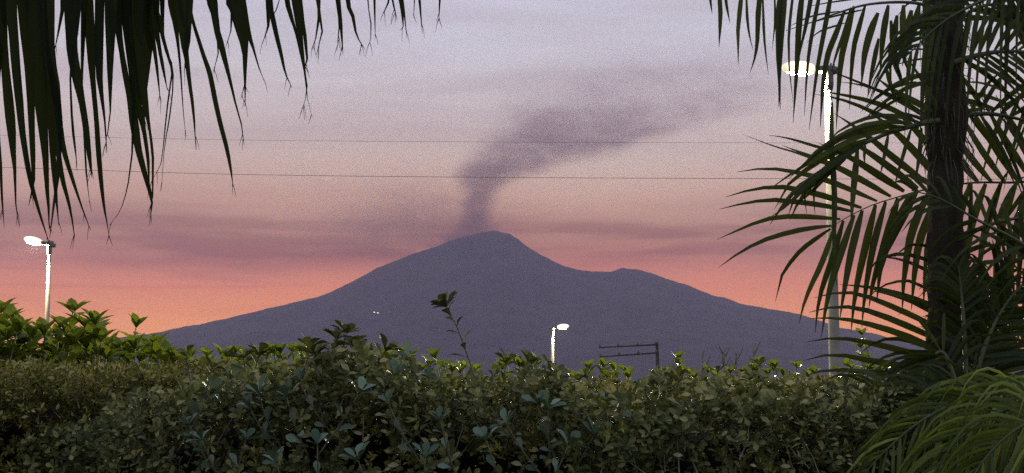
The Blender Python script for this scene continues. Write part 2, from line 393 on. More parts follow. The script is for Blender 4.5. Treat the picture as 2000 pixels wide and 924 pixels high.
# ------------------------------------------------------------------ street lamps
def lamp_nodes(ld):
    """street-lamp light distribution: most light thrown out sideways, little straight down, none upwards"""
    ld.use_nodes = True; t = ld.node_tree; em = t.nodes['Emission']
    g = t.nodes.new('ShaderNodeNewGeometry'); sp = t.nodes.new('ShaderNodeSeparateXYZ'); t.links.new(g.outputs['Incoming'], sp.inputs[0])
    f = ramp(t, mth(t, 'MULTIPLY', sp.outputs[2], -1), [(0.0, (.55, .55, .55, 1)), (.12, (.9, .9, .9, 1)), (.35, (1, 1, 1, 1)), (.6, (.3, .3, .3, 1)), (.85, (.07, .07, .07, 1)), (1, (.07, .07, .07, 1))])
    t.links.new(f, em.inputs['Strength'])
def lamp(px, pyh, hx0, hx1, d, pw, label, power, lx, tilt=0.0):
    """px,pyh pole top; hx0..hx1 head extents in pixels; lx -1 lens on the left, +1 on the right"""
    top = P(px, pyh, d); b = Vector((top.x, d, 0))
    t = thing('street_lamp', b, label, 'street lamp', 'street lamps')
    r = pw/2
    prof = [(0, r*2.0), (.5, r*2.0), (.52, r*1.5), (1.2, r*1.4), (top.z*.6, r*1.15), (top.z-.12, r*.85)]
    mesh('pole', *tube_geo([(b.x, d, z) for z, _ in prof], [q for _, q in prof], 16), M['pole'], t)
    mesh('base_plate', *box_geo((b.x, d, .03), (r*7, r*7, .06)), M['housing'], t, False)
    mesh('collar', *tube_geo([(b.x, d, top.z-.20), (b.x, d, top.z-.12), (b.x, d, top.z+.02), (b.x, d, top.z+.05)], [r*1.0, r*1.3, r*1.3, r*.8], 12), M['housing'], t)
    L = abs(hx1-hx0)/FPX*d
    # bow of the head along x, rising slightly outwards
    x_in = b.x-lx*.10*L*1.6; dirx = Vector((lx*math.cos(tilt), 0, math.sin(tilt)))
    c0 = Vector((b.x, d, top.z+.06))-dirx*0.12*L/0.67
    def sect(s, w, h0, h1):
        p = c0+dirx*s; up = Vector((0, 0, 1))
        return [p+Vector((0, w*a, 0))+up*(h0 if q < 0 else h1)*abs(q) for a, q in ((-1, 0), (-.8, -1), (0, -1.1), (.8, -1), (1, 0), (.8, 1), (0, 1.15), (-.8, 1))]
    V = []; F = []
    k = L/0.67
    st = [(0, .035, -.03, .03), (.03, .05, -.045, .04), (.13, .055, -.05, .045), (.22, .05, -.035, .035), (.25, .075, -.03, .035), (.29, .07, -.02, .03)]
    for s in st: V += [tuple(v) for v in sect(s[0]*k, s[1]*k, s[2]*k, s[3]*k)]
    for i in range(len(st)-1):
        for j in range(8): F.append((i*8+j, i*8+(j+1) % 8, (i+1)*8+(j+1) % 8, (i+1)*8+j))
    F += [tuple(range(8)), tuple(range((len(st)-1)*8, len(st)*8))[::-1]]
    head = mesh('lamp_head', V, F, M['housing'], t, True)
    # cooling fins on the neck
    for q in (.05, .085, .12):
        mesh('fin', *box_geo(c0+dirx*q*k+Vector((0, 0, .055*k)), (.008*k, .08*k, .05*k)), M['housing'], head, False)
    # bowl lens under the outer part
    V = []; F = []; nu, nv = 28, 16; cc = c0+dirx*.46*k
    for j in range(nv+1):
        an = (j/nv-.5)*math.pi*.998
        for i in range(nu):
            a = 2*math.pi*i/nu
            V.append(tuple(cc+dirx*(.21*k*math.cos(an)*math.cos(a))+Vector((0, .13*k*math.cos(an)*math.sin(a), -.088*k*math.sin(an)))))
    for j in range(nv):
        for i in range(nu): F.append((j*nu+i, j*nu+(i+1) % nu, (j+1)*nu+(i+1) % nu, (j+1)*nu+i))
    tn = [1-math.hypot(math.cos((q//nu/nv-.5)*math.pi)*math.cos(2*math.pi*(q % nu)/nu), math.sin((q//nu/nv-.5)*math.pi)) for q in range(len(V))]
    mesh('lens', V, F, M['lens'], head, True, tn)
    ld = bpy.data.lights.new('lamp_light', 'POINT'); ld.energy = power; ld.color = (1.0, .87, .56); ld.shadow_soft_size = .03
    lamp_nodes(ld)
    lo = bpy.data.objects.new('lamp_light', ld); C.objects.link(lo); lo.location = cc+Vector((0, 0, -.125*k))-b; lo.parent = t
    return t
lamp(1617, 146, 1520, 1632, 17.0, .105, 'tall pale street lamp glowing brightly behind the right hand palm', 6000, -1, R(3))
lamp(97, 482, 42, 106, 35.0, .10, 'street lamp with a tilted lit head at the far left', 16000, -1, R(12))
lamp(1079, 643, 1068, 1108, 52.0, .11, 'small distant street lamp with its head to the right, below the summit', 5000, 1, R(5))

# ------------------------------------------------------------------ leaves in bulk
def leaf_template(kind, ns=4):
    """outline along +Y, 3 verts per station, V fold, slight bend; unit length"""
    out = {'obovate': [(0, .03), (.35, .11), (.68, .24), (.88, .20), (1, .05)],
           'lance': [(0, .03), (.3, .15), (.6, .17), (.85, .09), (1, .01)],
           'ellip': [(0, .03), (.22, .17), (.5, .26), (.78, .18), (1, .01)]}[kind]
    if ns == 3: out = [out[0], out[2], (1, .08)] if kind == 'obovate' else [out[0], (.5, .2), out[-1]]
    V = []
    for s, w in out:
        z = -.22*s*s
        V += [(-w, s, z+w*.35), (0, s, z), (w, s, z+w*.35)]
    F = []
    for i in range(len(out)-1):
        a = i*3; F += [(a, a+1, a+4, a+3), (a+1, a+2, a+5, a+4)]
    return np.array(V, float), np.array(F, int)
def frames(D, U):
    D = D/np.linalg.norm(D, axis=1, keepdims=True)
    X = np.cross(D, U); X /= np.linalg.norm(X, axis=1, keepdims=True)+1e-9
    Zc = np.cross(X, D)
    return np.stack([X, D, Zc], axis=2)     # columns
def bulk(tmpl, pos, D, U, size, name, m, parent=None, tone=None):
    V0, F0 = tmpl; n = len(pos); k = len(V0)
    Mx = frames(D, U)
    V = np.einsum('nij,kj->nki', Mx, V0)*size[:, None, None]+pos[:, None, :]
    F = (F0[None]+np.arange(n)[:, None, None]*k).reshape(-1, F0.shape[1])
    tn = np.repeat(RS.rand(n) if tone is None else tone, k)
    return mesh(name, V.reshape(-1, 3), F, m, parent, True, tn)
def sprig_leaves(tip, d, length, nl, ros, size, spread=0.9):
    """positions / directions of leaves on one sprig"""
    d = d/np.linalg.norm(d); up = np.array([0, 0, 1.]); a = np.cross(d, up+RS.randn(3)*.1); a /= np.linalg.norm(a); b = np.cross(d, a)
    pos = []; D = []; U = []; S = []
    for i in range(nl+ros):
        if i < nl: s = length*(1-i/nl)*.95; fwd = .55; sz = size*RS.uniform(.7, 1)
        else: s = RS.uniform(0, .012); fwd = RS.uniform(.25, 1.3); sz = size*RS.uniform(.75, 1.1)
        an = i*2.4+RS.uniform(-.3, .3)
        rad = a*math.cos(an)+b*math.sin(an)
        pos.append(tip-d*s); D.append(d*fwd+rad*spread); U.append(d*1.0-rad*.3+RS.randn(3)*.25); S.append(sz)
    return pos, D, U, S

# path of the front pittosporum hedge: depth of its front face against x
HX = [-3.5, -1.5, -1.0, -.4, 0.3, 0.9, 1.6, 2.4, 4.5]; HY = [6.2, 5.0, 4.3, 3.9, 3.9, 4.4, 5.2, 6.4, 8.0]
TPX = [-200, 150, 290, 400, 470, 560, 620, 700, 800, 860, 940, 1020, 1100, 1250, 1350, 1450, 1560, 1700, 1900, 2300]
TPY = [830, 795, 762, 732, 712, 706, 680, 684, 715, 735, 742, 730, 752, 762, 748, 742, 748, 752, 752, 752]
def front_y(x): return np.interp(x, HX, HY)
def front_top(x, y):
    px = 1000+x/y*FPX; py = np.interp(px, TPX, TPY)
    return EYE+(HOR-py)/FPX*y

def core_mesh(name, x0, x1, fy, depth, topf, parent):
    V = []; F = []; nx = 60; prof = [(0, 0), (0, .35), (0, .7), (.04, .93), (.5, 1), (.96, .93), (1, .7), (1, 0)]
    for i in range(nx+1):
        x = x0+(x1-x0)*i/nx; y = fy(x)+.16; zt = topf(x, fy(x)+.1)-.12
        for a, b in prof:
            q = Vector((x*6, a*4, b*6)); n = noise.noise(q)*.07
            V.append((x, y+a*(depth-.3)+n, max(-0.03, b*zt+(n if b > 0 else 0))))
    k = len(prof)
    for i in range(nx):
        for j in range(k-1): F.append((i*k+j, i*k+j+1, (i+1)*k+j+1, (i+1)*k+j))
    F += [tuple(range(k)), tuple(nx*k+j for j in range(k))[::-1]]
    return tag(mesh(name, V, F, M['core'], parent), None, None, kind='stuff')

def bulk_hedge(root, x0, x1, fy, depth, topf, nsp, size, tmpl, m, length, nl, ros, zmin, jitter=.05):
    pos = []; D = []; U = []; S = []; stems = []
    for i in range(nsp):
        x = RS.uniform(x0, x1)
        mode = RS.rand(); y0 = fy(x)
        lump = .07*noise.noise(Vector((x*5, 1, 0)))+.06*noise.noise(Vector((x*14, 2, 0)))
        if mode < .50:      # top layer
            q = RS.uniform(0, 1)**1.5; y = y0+q*depth; zt = topf(x, y0)
            z = zt+lump-.09*(1-min(1, q*2.2))**2-RS.uniform(0, .08)+RS.randn()*jitter*.25
            d = np.array([RS.randn()*.5, RS.randn()*.4-.25, 1.])
        elif mode < .85:                # front face near top
            z = topf(x, y0)-RS.uniform(0, 1)**.9*.5; y = y0+RS.uniform(-.04, .16)+lump; d = np.array([RS.randn()*.6, -1+RS.randn()*.3, .7+RS.randn()*.4])
        else:
            z = RS.uniform(zmin, 1)*topf(x, y0)*.8; y = y0+RS.uniform(-.04, .12); d = np.array([RS.randn()*.6, -1, .6+RS.randn()*.3])
        tip = np.array([x, y, z])
        a, b, c, s = sprig_leaves(tip, d, length*RS.uniform(.7, 1.3), nl, ros, size)
        pos += a; D += b; U += c; S += s
        if i % 3 == 0: stems.append((tip, tip-d/np.linalg.norm(d)*length*1.6))
    o = bulk(tmpl, np.array(pos), np.array(D), np.array(U), np.array(S), 'foliage', m, root); o['kind'] = 'stuff'
    geo = [tube_geo([a, (np.array(a)+b)/2+RS.randn(3)*.008, b], [.0012, .002, .003], 3, False) for a, b in stems]
    V = []; F = []
    for v, f in geo:
        o_ = len(V); V += v; F += [tuple(i+o_ for i in q) for q in f]
    w = mesh('twigs', V, F, M['greentwig'], root); w['kind'] = 'stuff'

def faded(root, x0, x1, fy, topf, n, size):
    x = RS.uniform(x0, x1, n); y0 = fy(x); up = RS.rand(n) < .5
    y = y0+np.where(up, RS.uniform(0, .7, n), RS.uniform(-.06, .08, n)); z = topf(x, y0)-np.where(up, RS.uniform(-.01, .06, n), RS.uniform(0, .45, n))
    o = bulk(leaf_template('ellip', 4), np.stack([x, y, z], 1), np.stack([RS.randn(n), -abs(RS.randn(n))*.4, RS.randn(n)*.6], 1), np.stack([RS.randn(n)*.5, -np.ones(n), np.ones(n)*.6], 1), size*RS.uniform(.6, 1.2, n), 'faded_leaves', M['straw'], root)
    o['kind'] = 'stuff'
LEAF = {}
def leaf_mesh(kind, matk):
    if (kind, matk) not in LEAF:
        V, F = leaf_template(kind)
        me = bpy.data.meshes.new('leaf'); me.from_pydata(V.tolist(), [], F.tolist())
        me.polygons.foreach_set('use_smooth', [True]*len(me.polygons)); me.materials.append(M[matk]); LEAF[(kind, matk)] = me
    return LEAF[(kind, matk)]
def place_leaf(kind, matk, pos, d, u, size, stem, width=1.0):
    o = bpy.data.objects.new('leaf', leaf_mesh(kind, matk)); C.objects.link(o)
    f = frames(np.array([d], float), np.array([u], float))[0]
    o.parent = stem
    mm = Matrix([[f[r][0]*size*width, f[r][1]*size, f[r][2]*size, 0] for r in range(3)]+[[0, 0, 0, 1]])
    mm.translation = Vector(pos)-Vector(base_of(stem))
    o.matrix_local = mm
    return o
def branch(root, pts, rad, kind, matk, size, nl, ros, name='branch', spread=.9, tm='greentwig', start=.25):
    """a stem through world points with separate leaf objects"""
    Q = catmull([tuple(p) for p in pts], 9)
    st = mesh(name, *tube_geo(Q, list(np.linspace(rad, rad*.45, len(Q))), 5), M[tm], root)
    n = len(Q)
    for i in range(nl):
        f = start+(1-start)*(i+.3)/nl; q = f*(n-1); j = min(int(q), n-2); p = Q[j]+(Q[j+1]-Q[j])*(q-j)
        d = Q[j+1]-Q[j]; d /= np.linalg.norm(d)
        a = np.cross(d, [0.1, .2, .9]); a /= np.linalg.norm(a); b = np.cross(d, a); an = i*2.4+random.random()
        r = a*math.cos(an)+b*math.sin(an)
        place_leaf(kind, matk, p, d*.6+r*spread, d-r*.2+RS.randn(3)*.2, size*random.uniform(.7, 1), st)
    d = Q[-1]-Q[-2]; d /= np.linalg.norm(d); a = np.cross(d, [0.1, .2, .9]); a /= np.linalg.norm(a); b = np.cross(d, a)
    for i in range(ros):
        an = i*2*math.pi/ros*1.0+random.uniform(-.3, .3); r = a*math.cos(an)+b*math.sin(an); fw = random.uniform(.3, 1.1)
        place_leaf(kind, matk, Q[-1], d*fw+r*spread, d-r*.3+RS.randn(3)*.2, size*random.uniform(.8, 1.1), st)
    return st

# small-leaved clipped hedge at the back and left
def left_top(x, y):
    px = 1000+x/y*FPX; py = np.interp(px, [-400, 0, 200, 330, 500, 700, 1000, 1300, 1500, 1700, 2400], [712, 712, 708, 708, 714, 728, 748, 748, 738, 742, 745])
    return EYE+(HOR-py)/FPX*y
fy_back = lambda x: np.interp(x, [-4.5, -1.6, -0.8, 0.5, 2.0, 5.0], [5.0, 5.2, 6.0, 6.6, 7.4, 9.2])
h1 = thing('hedge', (-1, 5.6, 0), 'clipped small-leaved hedge filling the lower left below the street lamp', 'hedge')
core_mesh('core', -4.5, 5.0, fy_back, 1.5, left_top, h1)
bulk_hedge(h1, -3.2, -0.4, fy_back, 1.4, left_top, 6500, .026, leaf_template('lance', 3), M['fine'], .06, 7, 5, .35)
bulk_hedge(h1, -0.6, 4.4, fy_back, 1.4, left_top, 4600, .032, leaf_template('obovate', 3), M['fine'], .07, 6, 5, .6)

h2 = thing('hedge', (0.3, 4.4, 0), 'pittosporum hedge with large paddle-shaped leaves and loose sprigs, nearest the camera', 'hedge')
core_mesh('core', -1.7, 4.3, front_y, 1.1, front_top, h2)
bulk_hedge(h2, -1.75, 4.2, front_y, 1.0, front_top, 4100, .036, leaf_template('obovate', 4), M['pitto'], .09, 6, 5, .3)
bulk_hedge(h2, -1.25, 4.2, front_y, .9, front_top, 1900, .022, leaf_template('lance', 3), M['fine'], .07, 6, 5, .3)

faded(h2, -1.2, 4.0, front_y, front_top, 900, .028)
faded(h1, -3.0, 4.0, fy_back, left_top, 1500, .024)
# loose sprigs of the pittosporum, each leaf its own
SPR = [(560, 775, 4.0), (585, 745, 4.0), (490, 800, 4.1), (505, 770, 4.1), (395, 860, 4.2), (370, 830, 4.2), (410, 770, 4.3), (620, 870, 3.9), (480, 860, 4.0), (700, 770, 3.9),
       (760, 790, 3.85), (770, 735, 4.1), (800, 700, 4.2), (840, 740, 4.1), (860, 820, 3.85), (1070, 800, 3.9), (1050, 790, 3.9), (990, 830, 3.9), (1110, 870, 3.9), (950, 860, 3.8),
       (830, 895, 3.8), (1160, 850, 4.0), (1230, 830, 4.1), (1300, 865, 4.3), (1240, 900, 4.1), (1370, 800, 4.5), (1420, 850, 4.6), (700, 900, 3.85), (540, 905, 3.9), (1490, 800, 5.0), (450, 740, 4.3), (1180, 790, 4.2)]
for i, (px, py, d) in enumerate(SPR):
    tip = P(px, py, d-.10); dx = random.uniform(-.5, .5)
    b = tip-Vector((dx*.26, -.12, .17))
    branch(h2, [b, tip.lerp(b, .5)+Vector((dx*.03, -.03, .01)), tip], .0035, 'obovate', 'sprig', .046 if i % 3 else .056, 4, 5+i % 2, spread=.55)
def pxbranch(root, pl, d, *a, **k): return branch(root, [P(x, y, d) for x, y in pl], *a, **k)
pxbranch(h2, [(935, 760), (915, 700), (893, 640), (872, 600)], 4.1, .0035, 'obovate', 'pitto', .052, 8, 16, spread=.7, start=.3)
pxbranch(h2, [(640, 740), (650, 700), (655, 660)], 4.1, .004, 'obovate', 'pitto', .055, 8, 11)
pxbranch(h2, [(690, 730), (695, 700), (690, 675)], 4.15, .004, 'obovate', 'pitto', .055, 6, 8)
pxbranch(h2, [(625, 740), (618, 710), (612, 690)], 4.0, .004, 'obovate', 'pitto', .055, 6, 8)
pxbranch(h2, [(480, 740), (478, 715), (476, 700)], 4.2, .004, 'obovate', 'pitto', .055, 3, 6)
pxbranch(h2, [(372, 745), (368, 715), (366, 690)], 4.4, .003, 'obovate', 'pitto', .05, 4, 2)
pxbranch(h2, [(1050, 770), (1075, 750), (1085, 735)], 4.1, .003, 'obovate', 'pitto', .05, 2, 4)

for pl, n_, ro, sz in [([(492, 745), (500, 715), (505, 692)], 4, 7, .055), ([(590, 740), (600, 700), (604, 680)], 5, 7, .055), ([(668, 700), (672, 670), (676, 652)], 4, 8, .05), ([(735, 730), (745, 700), (752, 685)], 4, 6, .055),
   ([(975, 755), (985, 725), (990, 708)], 4, 7, .045), ([(1018, 755), (1024, 722), (1030, 706)], 4, 7, .045), ([(1140, 775), (1150, 752), (1146, 738)], 3, 6, .045), ([(400, 770), (408, 742), (414, 722)], 3, 6, .05),
   ([(1390, 770), (1400, 742), (1402, 728)], 3, 5, .04), ([(1480, 765), (1486, 735), (1484, 716)], 3, 6, .04)]:
    pxbranch(h2, pl, 4.15 if pl[0][0] < 1200 else 4.9, .0035, 'obovate', 'pitto', sz, n_, ro, spread=.65)
# ------------------------------------------------------------------ broad-leaved shrubs behind, lit by the lamps
def shrub(label, d, stems, size, nl=8, ros=6, group='broad-leaved shrubs behind the hedge'):
    cx = sum(s[0] for s in stems)/len(stems); b = P(cx, 760, d); b.z = 0
    t = thing('broad_leaved_shrub', b, label, 'shrub', group)
    for px, py in stems:
        dd = d+random.uniform(-.35, .35); tip = P(px, py, dd)
        root = Vector((b.x+(tip.x-b.x)*.3, b.y+random.uniform(-.1, .1), 0))
        lo = Vector((tip.x+(b.x-tip.x)*.12+random.uniform(-.08, .08), dd, tip.z-.34)); md = Vector((tip.x+(b.x-tip.x)*.4, (dd+b.y)/2, tip.z*.55))
        Q = catmull([tuple(root), tuple(md), tuple(lo), tuple(tip)], 10)
        st = mesh('stem', *tube_geo(Q, list(np.linspace(.014, .004, len(Q))), 5), M['greentwig'], t)
        ax = np.array(tip-lo); ax /= np.linalg.norm(ax); a = np.cross(ax, [0.1, .9, .1]); a /= np.linalg.norm(a); c = np.cross(ax, a)
        for i in range(nl+ros):
            an = i*2.4+random.random()*.5; r = a*math.cos(an)+c*math.sin(an)
            if i < nl: p = np.array(tip)-ax*.34*(1-i/nl); fw = random.uniform(.3, 1.1); s = size*random.uniform(.8, 1.15)
            else: p = np.array(tip); fw = random.uniform(.7, 2.2); s = size*random.uniform(.65, 1.0)
            place_leaf('ellip', 'broad', p, ax*fw+r, ax-r*.2, s, st)
    return t
def cl(x0, x1, y0, y1, n, seed):
    r = random.Random(seed); return [(x0+(x1-x0)*(i+r.random()*.8)/n, y0+(y1-y0)*r.random()) for i in range(n)]
shrub('lush yellow-green shrub cut by the left edge, left of the far left lamp pole', 8.6, [(2, 612), (22, 625), (40, 650), (-30, 630), (62, 660), (15, 665)]+cl(-60, 75, 648, 705, 14, 1), .15)
shrub('lush yellow-green shrub with upright whorls just right of the far left lamp pole', 8.4, [(118, 640), (142, 612), (165, 640), (186, 635), (92, 665), (130, 660), (160, 662)]+cl(75, 215, 650, 708, 13, 2), .15)
shrub('shrub with one whorl of leaves held above the skyline at the left', 8.8, [(266, 640), (215, 690), (250, 690), (290, 685), (310, 672)]+cl(195, 350, 676, 712, 17, 3), .125, 7, 6)
shrub('low yellow-green shrub top between the left whorl and the dark sprigs', 9.2, cl(320, 480, 692, 722, 18, 4), .105)
shrub('yellow-green shrub top left of the dark pittosporum cluster', 9.0, cl(480, 610, 684, 712, 15, 5), .105)
shrub('shrub top right of the dark pittosporum cluster', 9.4, cl(690, 810, 690, 715, 12, 6), .10)
shrub('yellow-green shrub top left of the tall leaning shoot', 9.0, [(850, 700), (838, 715), (868, 718), (905, 722), (930, 728)]+cl(820, 950, 720, 740, 5, 7), .10)
shrub('dark green shrub top left of the small distant lamp', 9.2, cl(970, 1060, 708, 728, 9, 8), .10)
shrub('ragged shrub top right of the small distant lamp', 9.4, [(1150, 722), (1178, 718), (1200, 726), (1222, 732)]+cl(1110, 1235, 732, 748, 7, 9), .10)
shrub('shrub with one upright shoot right of the utility pole', 9.6, [(1326, 702), (1328, 712)]+cl(1280, 1400, 728, 742, 8, 10), .085)
shrub('pale green shrub tops left of the lamp behind the palm', 9.0, [(1482, 712), (1515, 718), (1470, 722)]+cl(1420, 1600, 718, 738, 10, 11), .085)
shrub('shrub with a tall brownish shoot right of the bright lamp pole', 9.5, [(1684, 655), (1682, 680), (1686, 700)]+cl(1630, 1760, 712, 738, 8, 12), .085)

# thin bare shrubs, far right behind the hedge
def bare_shrub(px, py, d, label):
    b = P(px, 760, d); b.z = 0; top = P(px, py, d)
    t = thing('bare_shrub', b, label, 'shrub', 'thin bare shrubs against the volcano')
    mesh('trunk', *tube_geo([b, (b.x, d, top.z*.5), tuple(top)], [.05, .03, .010], 5), M['wood'], t)
    for k in range(11):
        z = top.z*random.uniform(.5, .97); an = random.uniform(0, 6.28); l = random.uniform(.12, .32)
        p = Vector((b.x, d, z)); q = p+Vector((math.cos(an)*l*.6, math.sin(an)*l*.6, l))
        mesh('branch', *tube_geo([p, p.lerp(q, .5)+Vector((0, 0, -.04)), q], [.013, .012, .007], 4), M['wood'], t)
for px, py, l in ((1371, 690, 'bare twiggy shrub rising left of the group against the slope'), (1414, 683, 'bare twiggy shrub, second of the group right of the utility pole'),
                  (1437, 688, 'bare twiggy shrub, third of the group right of the utility pole'), (1472, 680, 'tallest bare twiggy shrub of the group right of the utility pole')):
    bare_shrub(px, py, 30, l)

# ------------------------------------------------------------------ palms
def ribbon(pts, widths, m, parent, n=7, twist=0.0, fold=.25, name='leaflet', view=None):
    A = catmull([tuple(p)+(w,) for p, w in zip(pts, widths)], n); Q = A[:, :3]; w = np.maximum(A[:, 3], .0006)
    V = []; F = []
    for i in range(n):
        t = Q[min(i+1, n-1)]-Q[max(i-1, 0)]; t /= np.linalg.norm(t)+1e-9
        v = view if view is not None else np.array([0, -1., 0]); s = np.cross(t, v); s /= np.linalg.norm(s)+1e-9; nrm = np.cross(s, t)
        s2 = s*math.cos(twist)+nrm*math.sin(twist); n2 = np.cross(s2, t)
        hw = w[i]/2/max(.5, math.cos(twist))
        V += [tuple(Q[i]-s2*hw), tuple(Q[i]+n2*hw*fold), tuple(Q[i]+s2*hw)]
    for i in range(n-1):
        a = i*3; F += [(a, a+1, a+4, a+3), (a+1, a+2, a+5, a+4)]
    return mesh(name, V, F, m, parent)

# --- fan palm, upper left: the hanging segment ends are traced one by one
FANS = [
 [(-6, 180, 10), (0, 300, 8), (4, 390, 5), (8, 440, 1)],
 [(4, -20, 26), (8, 100, 18), (17, 200, 22), (22, 250, 20), (26, 300, 12), (29, 335, 7), (31, 400, 3), (38, 444, 1)],
 [(22, -20, 26), (26, 60, 22), (32, 140, 20), (38, 200, 18), (44, 260, 14), (58, 345, 11), (74, 405, 7), (88, 450, 3), (95, 470, 1)],
 [(46, -20, 30), (52, 60, 30), (58, 120, 26), (60, 190, 18), (62, 250, 14), (64, 300, 12), (66, 350, 7), (56, 402, 1)],
 [(60, -20, 32), (70, 60, 32), (76, 130, 32), (80, 200, 28), (85, 260, 20), (89, 310, 14), (92, 370, 9), (96, 420, 4), (96, 448, 1)],
 [(96, -20, 24), (97, 60, 22), (102, 120, 18), (110, 180, 22), (114, 230, 18), (124, 290, 13), (140, 345, 9), (160, 405, 4), (177, 450, 1)],
 [(88, 90, 22), (104, 170, 22), (116, 230, 16), (118, 280, 13), (114, 335, 10), (105, 400, 6), (97, 466, 1)],
 [(90, 120, 18), (100, 220, 18), (103, 300, 14), (108, 365, 9), (112, 410, 4), (115, 442, 1)],
 [(106, 200, 14), (112, 280, 12), (121, 345, 11), (134, 395, 7), (141, 430, 4), (146, 464, 1)],
 [(124, -20, 10), (120, 28, 8), (113, 68, 4), (107, 97, 1)],
 [(138, -20, 34), (139, 40, 28), (141, 100, 24), (150, 150, 22), (160, 200, 15), (168, 250, 14), (175, 310, 9), (180, 348, 1)],
 [(150, 40, 16), (138, 130, 6), (139, 200, 5), (142, 250, 7), (148, 300, 4), (150, 320, 1)],
 [(172, -20, 24), (176, 60, 22), (178, 110, 18), (182, 165, 12), (188, 230, 11), (192, 290, 12), (197, 350, 10), (203, 402, 6), (208, 430, 3), (214, 466, .8)],
 [(196, -20, 22), (194, 60, 22), (193, 130, 18), (197, 175, 11), (204, 230, 5), (207, 270, 3), (209, 297, .8)],
 [(216, -20, 28), (215, 60, 26), (213, 110, 20), (217, 160, 9), (216, 210, 4), (212, 250, 3), (206, 276, .8)],
 [(160, 150, 6), (165, 270, 5), (168, 330, 5), (172, 370, 2), (175, 397, .8)],
 [(234, -20, 26), (230, 40, 20), (236, 90, 13), (244, 140, 14), (254, 190, 16), (262, 240, 21), (270, 290, 16), (283, 340, 12), (294, 380, 8), (297, 402, 4), (293, 430, .8)],
 [(246, -20, 24), (251, 50, 17), (258, 110, 16), (265, 170, 16), (273, 220, 14), (282, 260, 10), (289, 310, 8), (292, 350, 4), (292, 370, .8)],
 [(268, -20, 32), (268, 60, 24), (271, 120, 19), (276, 160, 22), (281, 190, 18), (290, 240, 7), (297, 290, 6), (300, 340, 5), (298, 385, 3), (294, 404, .8)],
 [(288, -20, 34), (290, 60, 30), (287, 120, 18), (283, 170, 12), (280, 210, 6), (285, 260, 1)],
 [(302, -20, 16), (311, 40, 11), (320, 80, 9), (330, 115, 7), (336, 140, 5), (332, 170, 4), (326, 215, 4), (319, 285, 2.5), (314, 320, 2), (297, 352, .8)],
 [(318, 60, 6), (335, 125, 4), (338, 165, 3), (331, 230, 3), (321, 290, 1.6), (315, 372, .6)],
 [(292, 20, 18), (300, 85, 10), (305, 120, 8), (310, 165, 4), (313, 197, .8)],
 [(304, 20, 18), (310, 85, 10), (318, 130, 8), (327, 177, .8)],
 [(262, 200, 8), (262, 250, 6), (258, 300, 4), (250, 360, 3), (236, 408, 1.6), (214, 440, .8)],
 [(336, -20, 26), (342, 40, 15), (347, 80, 8), (352, 130, 5), (356, 190, 3), (360, 240, 1.4), (364, 268, .6)],
 [(352, -20, 30), (356, 40, 22), (359, 80, 18), (364, 110, 12), (370, 160, 9), (377, 210, 7), (381, 260, 3), (382, 280, .8)],
 [(373, -20, 16), (372, 40, 12), (367, 80, 12), (362, 110, 6), (360, 140, .8)],
 [(368, -10, 10), (378, 45, 8), (387, 75, 9), (398, 110, 10), (410, 145, 12), (420, 195, 12), (430, 240, 11), (443, 290, 10), (452, 338, 5), (455, 362, .8)],
 [(410, -20, 26), (418, 20, 18), (424, 60, 14), (431, 85, 15), (440, 120, 11), (450, 160, 7), (462, 210, 4), (472, 245, 3), (477, 284, .8)],
 [(420, 20, 10), (425, 65, 5), (427, 100, 3), (416, 142, .8)],
 [(456, -20, 34), (462, 20, 30), (470, 60, 22), (476, 90, 14), (480, 130, 8), (479, 170, 4), (479, 207, .8)],
 [(468, -20, 26), (474, 25, 24), (485, 65, 13), (495, 95, 6), (505, 130, 3), (516, 158, .8)],
 [(472, 20, 16), (480, 65, 11), (482, 110, 8), (481, 150, 4), (470, 194, .8)],
 [(452, 30, 6), (452, 55, 3), (443, 86, .8)],
 [(525, -20, 18), (526, 25, 16), (524, 50, 6), (513, 84, .8)],
 [(526, -10, 12), (531, 25, 12), (538, 60, 11), (550, 110, 8), (558, 145, 4), (571, 172, .8)],
 [(558, -20, 14), (568, 30, 10), (577, 60, 6), (588, 110, 4), (597, 150, 4), (600, 175, 3), (597, 192, 1.6), (587, 222, .6)],
 [(599, 170, 2), (601, 195, 1.4), (610, 230, .6)],
 [(582, -20, 15), (590, 40, 11), (597, 80, 8), (600, 115, 5), (594, 137, .8)],
 [(545, -20, 4), (541, 15, 3), (530, 35, .6)],
 [(621, -20, 8), (623, 40, 6), (622, 60, 4), (608, 98, .6)],
 [(624, 20, 6), (629, 65, 4), (618, 107, .6)],
 [(661, -20, 13), (664, 30, 10), (668, 70, 5), (670, 107, .8)],
 [(660, 10, 6), (663, 60, 3), (658, 100, .6)],
 [(677, -20, 12), (690, 35, 8), (697, 70, 4), (714, 98, .6)],
 [(717, -20, 4), (725, 50, 3), (726, 70, 2), (719, 90, .6)],
 [(731, -20, 7), (732, 40, 4), (733, 77, .6)],
 [(763, -20, 6), (757, 8, 4), (745, 33, .6)],
 [(763, -20, 6), (769, 12, 4), (776, 40, .6)],
 [(779, -20, 10), (786, 25, 7), (789, 48, 3), (781, 60, .6)],
 [(785, -10, 6), (790, 30, 4), (795, 76, .6)],
 [(811, -20, 4), (806, 10, 2), (808, 36, .6)],
 [(818, -20, 8), (822, 35, 4), (825, 66, .6)],
 [(863, -20, 7), (859, 15, 3), (857, 42, .6)]]
FD = 3.0
fp = thing('fan_palm', (-2.9, 2.9, 0), 'fan palm whose dark split leaf ends hang down over the upper left sky', 'palm')
